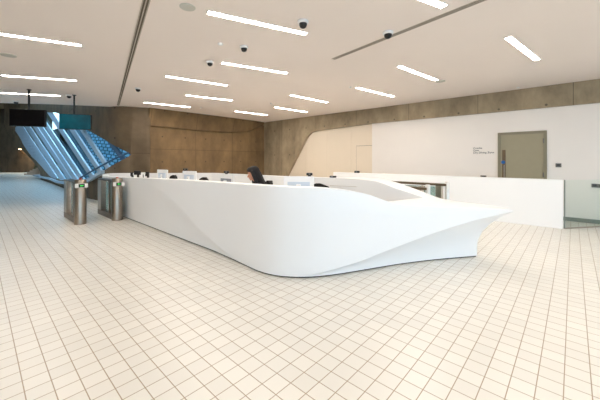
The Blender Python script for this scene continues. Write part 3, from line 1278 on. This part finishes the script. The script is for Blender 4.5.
# ------------------------------------------------------------------ office chairs
def chair_proto():
    e = empty('office_chair', (0, 0, 0))       # faces local +Y... backrest on -Y side
    bm = new()
    for k in range(5):
        a = 2 * PI * k / 5 + .3
        dx, dy = math.cos(a), math.sin(a)
        tube(bm, [(0, 0, .10), (dx * .15, dy * .15, .095), (dx * .28, dy * .28, .07)], [.03, .022, .016], 8)
    lathe(bm, [(.035, .06), (.035, .14), (.02, .15)], seg=16)
    obj('base', bm, M['black'], e, .7)
    for k in range(5):
        a = 2 * PI * k / 5 + .3
        bm = new()
        mtx = Matrix.Translation((math.cos(a) * .28, math.sin(a) * .28, .03)) @ Matrix.Rotation(a, 4, 'Z') @ Matrix.Rotation(PI / 2, 4, 'X')
        bmesh.ops.create_cone(bm, cap_ends=True, segments=16, radius1=.03, radius2=.03, depth=.04, matrix=mtx)
        obj('castor', bm, M['black'], e, .7)
    bm = new()
    tube(bm, [(0, 0, .14), (0, 0, .48)], .022, 14)
    obj('gas_lift', bm, M['grey'], e, .7)
    bm = new()
    box(bm, (0, .0, .53), (.48, .46, .09), 0, .04)
    obj('seat', bm, M['chair'], e, .6)
    bm = new()
    # rounded backrest: grid with an arched top
    nx, nz = 10, 10
    fr, bk = [], []
    for j in range(nz + 1):
        t = j / nz
        wv = .23 * (1 - .10 * (1 - t)) * (1 if t < .75 else math.sqrt(max(0.02, 1 - ((t - .75) / .25) ** 2 * .96)))
        z = .64 + .48 * t
        row1, row2 = [], []
        for i in range(nx + 1):
            s = -1 + 2 * i / nx
            x = wv * s
            y = -.24 - .05 * t + .05 * s * s
            row1.append(bm.verts.new((x, y + .025, z)))
            row2.append(bm.verts.new((x, y - .02, z)))
        fr.append(row1)
        bk.append(row2)
    for j in range(nz):
        for i in range(nx):
            bm.faces.new((fr[j][i], fr[j][i + 1], fr[j + 1][i + 1], fr[j + 1][i]))
            bm.faces.new((bk[j][i], bk[j + 1][i], bk[j + 1][i + 1], bk[j][i + 1]))
        for i in (0, nx):
            bm.faces.new((fr[j][i], fr[j + 1][i], bk[j + 1][i], bk[j][i]))
    for j in (0, nz):
        for i in range(nx):
            bm.faces.new((fr[j][i], bk[j][i], bk[j][i + 1], fr[j][i + 1]))
    obj('backrest', bm, M['chair'], e, .9)
    bm = new()
    tube(bm, [(0, -.1, .49), (0, -.27, .52), (0, -.285, .62), (0, -.29, .75)], .02, 10)
    obj('back_support', bm, M['black'], e, .7)
    for s in (-1, 1):
        bm = new()
        tube(bm, [(s * .22, -.02, .50), (s * .27, -.02, .52), (s * .28, -.02, .72)], .014, 8)
        box(bm, (s * .28, .02, .73), (.06, .24, .03), 0, .01)
        obj('armrest', bm, M['black'], e, .7)
    return e


BH = 1.12
ch = chair_proto()
toN = RW + PI                        # chair faces the front wall (-N): local +Y -> -N
def face(dx, dy):
    return math.atan2(dy, dx) - PI / 2


woman_pos = Vector((-.76, 5.55, 0))
spots = [
    (175.5, 4.0, 174.9, 'black office chair left of the second monitor, only its rounded top showing', face(-NX.x, -NX.y)),
    (206, 4.0, 177.2, 'black office chair between the second and third monitors, only its top showing', face(-NX.x, -NX.y)),
    (318.5, None, 183.3, 'black office chair just right of the largest monitor, only its top showing', face(-.2, -1)),
]
for i, (u, n, v, lab, rz) in enumerate(spots):
    o = ch if i == 0 else dup(ch, (0, 0, 0))
    if n:
        x, y = ray_n(u, n)
    else:
        y = 5.45
        x = (u - 300) / F * y
    sc = zrow(v, y) / BH
    dx, dy = math.cos(rz + PI / 2), math.sin(rz + PI / 2)
    o.location = (x + dx * .29 * sc, y + dy * .29 * sc, 0)
    o.rotation_euler = (0, 0, rz)
    o.scale = (sc, sc, sc)
    tag(o, lab, 'office chair', 'black office chairs behind the desk')
wz = face(-.9, -.38)
o = dup(ch, (0, 0, 0))
o.location = (woman_pos.x - .05, woman_pos.y, 0)
o.rotation_euler = (0, 0, wz)
o.scale = (1.0, 1.0, 1.035)
tag(o, 'black office chair on which the dark-haired woman sits', 'office chair', 'black office chairs behind the desk')

# ------------------------------------------------------------------ seated woman
SEAT = .55 * 1.02
# local frame: forward = +Y, left = -X ; z up ; origin under the hips
skel = {
    'pelvis': ((0, -.02, SEAT + .10), .125), 'waist': ((0, -.03, SEAT + .27), .105), 'chest': ((0, .01, SEAT + .42), .118), 'upper': ((0, .03, SEAT + .52), .09),
    'neck': ((0, .06, SEAT + .60), .048), 'skull': ((0, .10, SEAT + .70), .06),
    'shL': ((-.15, .03, SEAT + .50), .058), 'elL': ((-.21, .12, SEAT + .25), .042), 'wrL': ((-.15, .36, SEAT + .235), .027), 'paL': ((-.12, .43, SEAT + .225), .026),
    'shR': ((.15, .03, SEAT + .50), .058), 'elR': ((.21, .12, SEAT + .25), .042), 'wrR': ((.15, .36, SEAT + .235), .027), 'paR': ((.12, .43, SEAT + .225), .026),
    'hiL': ((-.09, .02, SEAT + .08), .085), 'knL': ((-.10, .42, SEAT + .06), .058), 'anL': ((-.10, .36, .10), .036), 'toL': ((-.11, .52, .035), .03),
    'hiR': ((.09, .02, SEAT + .08), .085), 'knR': ((.10, .42, SEAT + .06), .058), 'anR': ((.10, .36, .10), .036), 'toR': ((.11, .52, .035), .03),
}
bones = [('pelvis', 'waist'), ('waist', 'chest'), ('chest', 'upper'), ('upper', 'neck'), ('neck', 'skull'),
         ('upper', 'shL'), ('shL', 'elL'), ('elL', 'wrL'), ('wrL', 'paL'), ('upper', 'shR'), ('shR', 'elR'), ('elR', 'wrR'), ('wrR', 'paR'),
         ('pelvis', 'hiL'), ('hiL', 'knL'), ('knL', 'anL'), ('anL', 'toL'), ('pelvis', 'hiR'), ('hiR', 'knR'), ('knR', 'anR'), ('anR', 'toR')]


def capsule(bm, p, q, r0, r1, n=6, seg=14):
    p, q = Vector(p), Vector(q)
    pts = [p.lerp(q, k / n) for k in range(n + 1)]
    tube(bm, pts, [r0 + (r1 - r0) * k / n for k in range(n + 1)], seg)
    for c, r in ((p, r0), (q, r1)):
        bmesh.ops.create_uvsphere(bm, u_segments=seg, v_segments=10, radius=r * 1.0, matrix=Matrix.Translation(c))


def ellipsoid(bm, c, s, rot=None):
    mtx = Matrix.Translation(Vector(c)) @ (rot.to_4x4() if rot else Matrix.Identity(4)) @ Matrix.Diagonal((s[0], s[1], s[2], 1))
    bmesh.ops.create_uvsphere(bm, u_segments=24, v_segments=16, radius=1, matrix=mtx)


def fuse(name, bm, vox, m, parent, smooth_it=4):
    """fuse overlapping volumes into one continuous skin"""
    me = bpy.data.meshes.new(name + '_raw')
    bmesh.ops.recalc_face_normals(bm, faces=bm.faces[:])
    bm.to_mesh(me)
    bm.free()
    t = bpy.data.objects.new(name + '_raw', me)
    COL.objects.link(t)
    r = t.modifiers.new('r', 'REMESH')
    r.mode = 'VOXEL'
    r.voxel_size = vox
    r.use_smooth_shade = True
    s = t.modifiers.new('s', 'SMOOTH')
    s.iterations = smooth_it
    s.factor = .5
    bpy.context.view_layer.update()
    m2 = bpy.data.meshes.new_from_object(t.evaluated_get(bpy.context.evaluated_depsgraph_get()))
    bpy.data.objects.remove(t)
    bpy.data.meshes.remove(me)
    m2.name = name
    m2.materials.clear()
    m2.materials.append(m)
    o = bpy.data.objects.new(name, m2)
    COL.objects.link(o)
    if parent:
        o.parent = parent
    return o


person = empty('person', woman_pos, wz)
bm = new()
for a, b in bones:
    capsule(bm, skel[a][0], skel[b][0], skel[a][1] * .93, skel[b][1] * .93)
# head, turned slightly towards the desk and looking down
HC = Vector((0, .115, SEAT + .735))
hr = Matrix.Rotation(-.22, 3, 'X')       # nod forward (face +Y tips down)


def hp(x, y, z):
    return HC + hr @ Vector((x, y, z))


ellipsoid(bm, hp(0, -.01, .03), (.076, .096, .092), hr)
ellipsoid(bm, hp(0, .028, -.045), (.056, .066, .072), hr)
ellipsoid(bm, hp(0, .062, -.095), (.024, .024, .018), hr)
capsule(bm, hp(0, .084, .01), hp(0, .106, -.035), .009, .014)
for s in (-1, 1):
    ellipsoid(bm, hp(s * .076, -.01, -.01), (.010, .022, .032), hr)
    ellipsoid(bm, hp(s * .032, .083, .028), (.024, .012, .009), hr)
    ellipsoid(bm, hp(s * .035, .072, -.03), (.02, .016, .02), hr)
# hands with five fingers
for s, w, pn in ((-1, 'wrL', 'paL'), (1, 'wrR', 'paR')):
    wv, pv_ = Vector(skel[w][0]), Vector(skel[pn][0])
    fwd = (pv_ - wv).normalized()
    side = fwd.cross(ZX).normalized()
    for k, ln in ((-1.5, .062), (-.5, .075), (.5, .08), (1.5, .07)):
        r0 = pv_ + side * k * .017 * -s + fwd * .012
        k1 = r0 + fwd * ln * .55 - ZX * .004
        k2 = k1 + fwd * ln * .45 - ZX * .018
        capsule(bm, r0, k1, .0095, .0085, 3, 8)
        capsule(bm, k1, k2, .0085, .007, 3, 8)
    th0 = wv + fwd * .03 + side * .02 * -s * -1
    inn = Vector((-s, 0, 0))
    th0 = wv + fwd * .035 + inn * .02
    th1 = th0 + fwd * .03 + inn * .03 - ZX * .006
    capsule(bm, th0, th1, .012, .010, 3, 8)
    capsule(bm, th1, th1 + fwd * .03 + inn * .006 - ZX * .006, .010, .008, 3, 8)
body = fuse('body', bm, .006, M['skin'], person, 3)
for s in (-1, 1):
    bm = new()
    ellipsoid(bm, hp(s * .031, .0855, .012), (.013, .006, .006), hr)
    obj('eye', bm, M['eye_white'], body, 1.5)
    bm = new()
    ellipsoid(bm, hp(s * .033, .093, .034), (.018, .004, .003), hr)
    obj('eyebrow', bm, M['hair'], body, 1.5)
bm = new()
ellipsoid(bm, hp(0, .09, -.064), (.020, .007, .007), hr)
obj('mouth', bm, M['lip'], body, 1.5)
# hair: long, down past the shoulders, covering the near ear
bm = new()
ellipsoid(bm, hp(0, -.028, .045), (.092, .104, .098), hr)
ellipsoid(bm, hp(0, .03, .085), (.07, .07, .05), hr)
for s in (-1, 1):
    capsule(bm, hp(s * .072, .03, .05), hp(s * .088, .0, -.12), .03, .034)
    capsule(bm, hp(s * .088, .0, -.12), (s * .095, .07, SEAT + .50), .034, .03)
capsule(bm, hp(0, -.07, .0), (0, -.07, SEAT + .50), .075, .08)
capsule(bm, hp(-.05, -.06, -.02), (-.08, -.05, SEAT + .50), .06, .055)
capsule(bm, hp(.05, -.06, -.02), (.08, -.05, SEAT + .50), .06, .055)
capsule(bm, (0, -.07, SEAT + .52), (0, -.10, SEAT + .38), .085, .05)
fuse('hair', bm, .009, M['hair'], person, 3)
# jacket
bm = new()
for a, b in bones:
    if a in ('pelvis', 'waist', 'chest') and b in ('waist', 'chest', 'upper'):
        capsule(bm, skel[a][0], skel[b][0], skel[a][1] + .016, skel[b][1] + .016)
for s in ('L', 'R'):
    capsule(bm, skel['upper'][0], skel['sh' + s][0], .085, .072)
    capsule(bm, skel['chest'][0], skel['sh' + s][0], .10, .072)
    capsule(bm, skel['sh' + s][0], skel['el' + s][0], .072, .055)
    e_, w_ = Vector(skel['el' + s][0]), Vector(skel['wr' + s][0])
    capsule(bm, e_, e_.lerp(w_, .9), .055, .038)
capsule(bm, (0, .035, SEAT + .53), (0, .05, SEAT + .58), .075, .06)
fuse('jacket', bm, .012, M['cloth'], person, 4)
bm = new()
for s in ('L', 'R'):
    capsule(bm, skel['pelvis'][0], skel['hi' + s][0], .125, .10)
    capsule(bm, skel['hi' + s][0], skel['kn' + s][0], .10, .07)
    k_, a_ = Vector(skel['kn' + s][0]), Vector(skel['an' + s][0])
    capsule(bm, k_, k_.lerp(a_, .93), .07, .05)
fuse('trousers', bm, .012, M['trousers'], person, 4)
for s in ('L', 'R'):
    bm = new()
    a_, t_ = Vector(skel['an' + s][0]), Vector(skel['to' + s][0])
    capsule(bm, (a_.x, a_.y - .02, .045), (t_.x, t_.y, .04), .044, .036)
    fuse('shoe', bm, .009, M['shoe'], person, 3)
tag(person, 'person with long black hair and dark jacket seated behind the desk looking down', 'person')


# ------------------------------------------------------------------ speed gates
def gate_proto(rp=.125, full=True):
    """local +X runs away from the near post; near post centre at the origin"""
    e = empty('speed_gate', (0, 0, 0))
    Lg, Wg, Hg = 1.46, .17, 1.02
    bm = new()
    box(bm, (Lg / 2, 0, .07), (Lg, Wg, .14), 0, .006)
    obj('base_rail', bm, M['bronze'], e)
    bm = new()
    box(bm, (Lg / 2, 0, Hg - .02), (Lg, Wg, .05), 0, .008)
    obj('top_rail', bm, M['bronze'], e)
    for xx, w in ((Lg - .12, .30), (.16, .12)):
        bm = new()
        box(bm, (xx, 0, Hg / 2 + .05), (w, Wg * .92, Hg - .18), 0, .004)
        obj('side_panel', bm, M['steel'], e)
    bm = new()
    box(bm, (.60, 0, .55), (.70, .025, .80))
    obj('glass_panel', bm, M['gate_glass'], e)
    bm = new()
    box(bm, (.52, .03, .55), (.05, .05, .82), 0, .004)
    obj('wing_column', bm, M['post_silver'], e, .6)
    bm = new()
    lathe(bm, [(.0, 0), (rp, 0), (rp, 1.06), (rp - .007, 1.075), (0, 1.078)], seg=36)
    p = obj('end_post', bm, M['post_silver'] if full else M['post_bright'], e, .6)
    if not full:
        return e
    bm = new()
    box(bm, (.0, 0, 1.09), (.05, .05, .03), 0, .008)
    obj('status_light', bm, M['led_red'], e)
    bm = new()
    box(bm, (-.12, 0, .935), (.03, .26, .10), 0, .008)
    obj('reader_plate', bm, M['light_plate'], e)
    bm = new()
    box(bm, (-.138, 0, .935), (.008, .12, .085), 0, .004)
    d = obj('reader_display', bm, M['black'], e)
    bm = new()
    slab(bm, [(-.143, -.035, .925), (-.143, .01, .925), (-.143, .01, .91), (-.143, .035, .935), (-.143, .01, .96), (-.143, .01, .945), (-.143, -.035, .945)], (-.002, 0, 0))
    obj('arrow', bm, M['led_green'], d)
    return e


gp = gate_proto()
gates = [
    (floor_pt(80.3, 223.9), None, 'steel speed gate with a green arrow display, the nearest at left'),
    (floor_pt(117.2, 219.9), None, 'steel speed gate at left standing against the end of the white desk'),
]
for i, (p, s, lab) in enumerate(gates):
    o = gp if i == 0 else dup(gp, (0, 0, 0))
    o.location = (p.x, p.y, 0)
    o.rotation_euler = (0, 0, RA)
    tag(o, lab, 'speed gate', 'speed gates beside the desk')
g2 = gate_proto(.045, False)
for i, (n, lab) in enumerate(((7.06, 'speed gate behind the desk ramp, beside the white barrier'), (5.88, 'speed gate behind the desk ramp, tight against the desk'))):
    o = g2 if i == 0 else dup(g2, (0, 0, 0))
    o.location = AN(2.06, n, 0)
    o.rotation_euler = (0, 0, RA)
    tag(o, lab, 'speed gate', 'speed gates beside the desk')

# ------------------------------------------------------------------ white barrier and glass panel
NB = 8.92
aB0, aB1 = .17, 6.52
bm = new()
for a0_, a1_ in ((aB0, aB1),):
    c = AN((a0_ + a1_) / 2, NB + .11, .55)
    box(bm, c, (a1_ - a0_, .22, 1.10), RA, .006)
o = obj('barrier_wall', bm, M['desk'])
tag(o, 'long low white barrier wall in front of the grey door, ending at the glass', 'barrier')
gp0 = AN(aB0 - .02, NB + .05, 0)
g1 = gp0 + Vector((1.40, .265, 0))
ge = empty('glass_panel', gp0)
bm = new()
d = (g1 - gp0)
ang = math.atan2(d.y, d.x)
box(bm, (d.x / 2, d.y / 2, .555), (d.length, .016, 1.09), ang)
obj('pane', bm, M['glass'], ge)
bm = new()
box(bm, (d.x / 2, d.y / 2, .012), (d.length, .03, .024), ang)
obj('floor_channel', bm, M['steel'], ge)
bm = new()
box(bm, (.006, 0, .555), (.014, .02, 1.09), ang)
obj('edge_strip', bm, M['skirt'], ge)
tag(ge, 'low clear green-tinted glass panel right of the white barrier', 'glass panel')

# ------------------------------------------------------------------ light
w = bpy.data.worlds.new('world')
S.world = w
w.use_nodes = True
nt = w.node_tree
bg = nt.nodes['Background']
bg.inputs['Color'].default_value = (.47, .74, 1.0, 1)
bg.inputs['Strength'].default_value = 2.4


def area(name, loc, rot, sx, sy, power, col):
    ld = bpy.data.lights.new(name, 'AREA')
    ld.shape = 'RECTANGLE'
    ld.size, ld.size_y = sx, sy
    ld.energy = power
    ld.color = col
    o = bpy.data.objects.new(name, ld)
    COL.objects.link(o)
    o.location = loc
    o.rotation_euler = rot
    return o


# unseen fill lights, added out of frame to brighten the room
for a, n, pw_ in ((1.5, -3.5, 30), (-2.5, -1.5, 50), (4.0, -1.5, 15), (-2.0, 3.5, 45), (-3.0, 7.0, 15)):
    p = AN(a, n, CEIL - .03)
    area('fill_light', p, (0, 0, RW), 1.5, .6, pw_, (1.0, .96, .91))
# unseen fill lights added above the pool hall to brighten its walls
for a in (18, 26, 36, 46):
    p = AN(a, 4.9, 8.5)
    area('pool_hall_fill', p, (0, 0, RA), 6, 1.2, 260, (.6, .85, 1.0))
# lamp over the far wall
pl = bpy.data.lights.new('far_lamp', 'SPOT')
pl.energy = 120
pl.color = (1, .78, .5)
pl.spot_size = 1.9
pl.shadow_soft_size = .3
po_ = bpy.data.objects.new('far_lamp', pl)
COL.objects.link(po_)
po_.location = at(20, 149.6, 35.9)

vs = S.view_settings
S.display_settings.display_device = 'sRGB'
vs.view_transform = 'Standard'
vs.look = 'None'
vs.gamma = 1.0
vs.exposure = 0.6
vs.use_curve_mapping = False
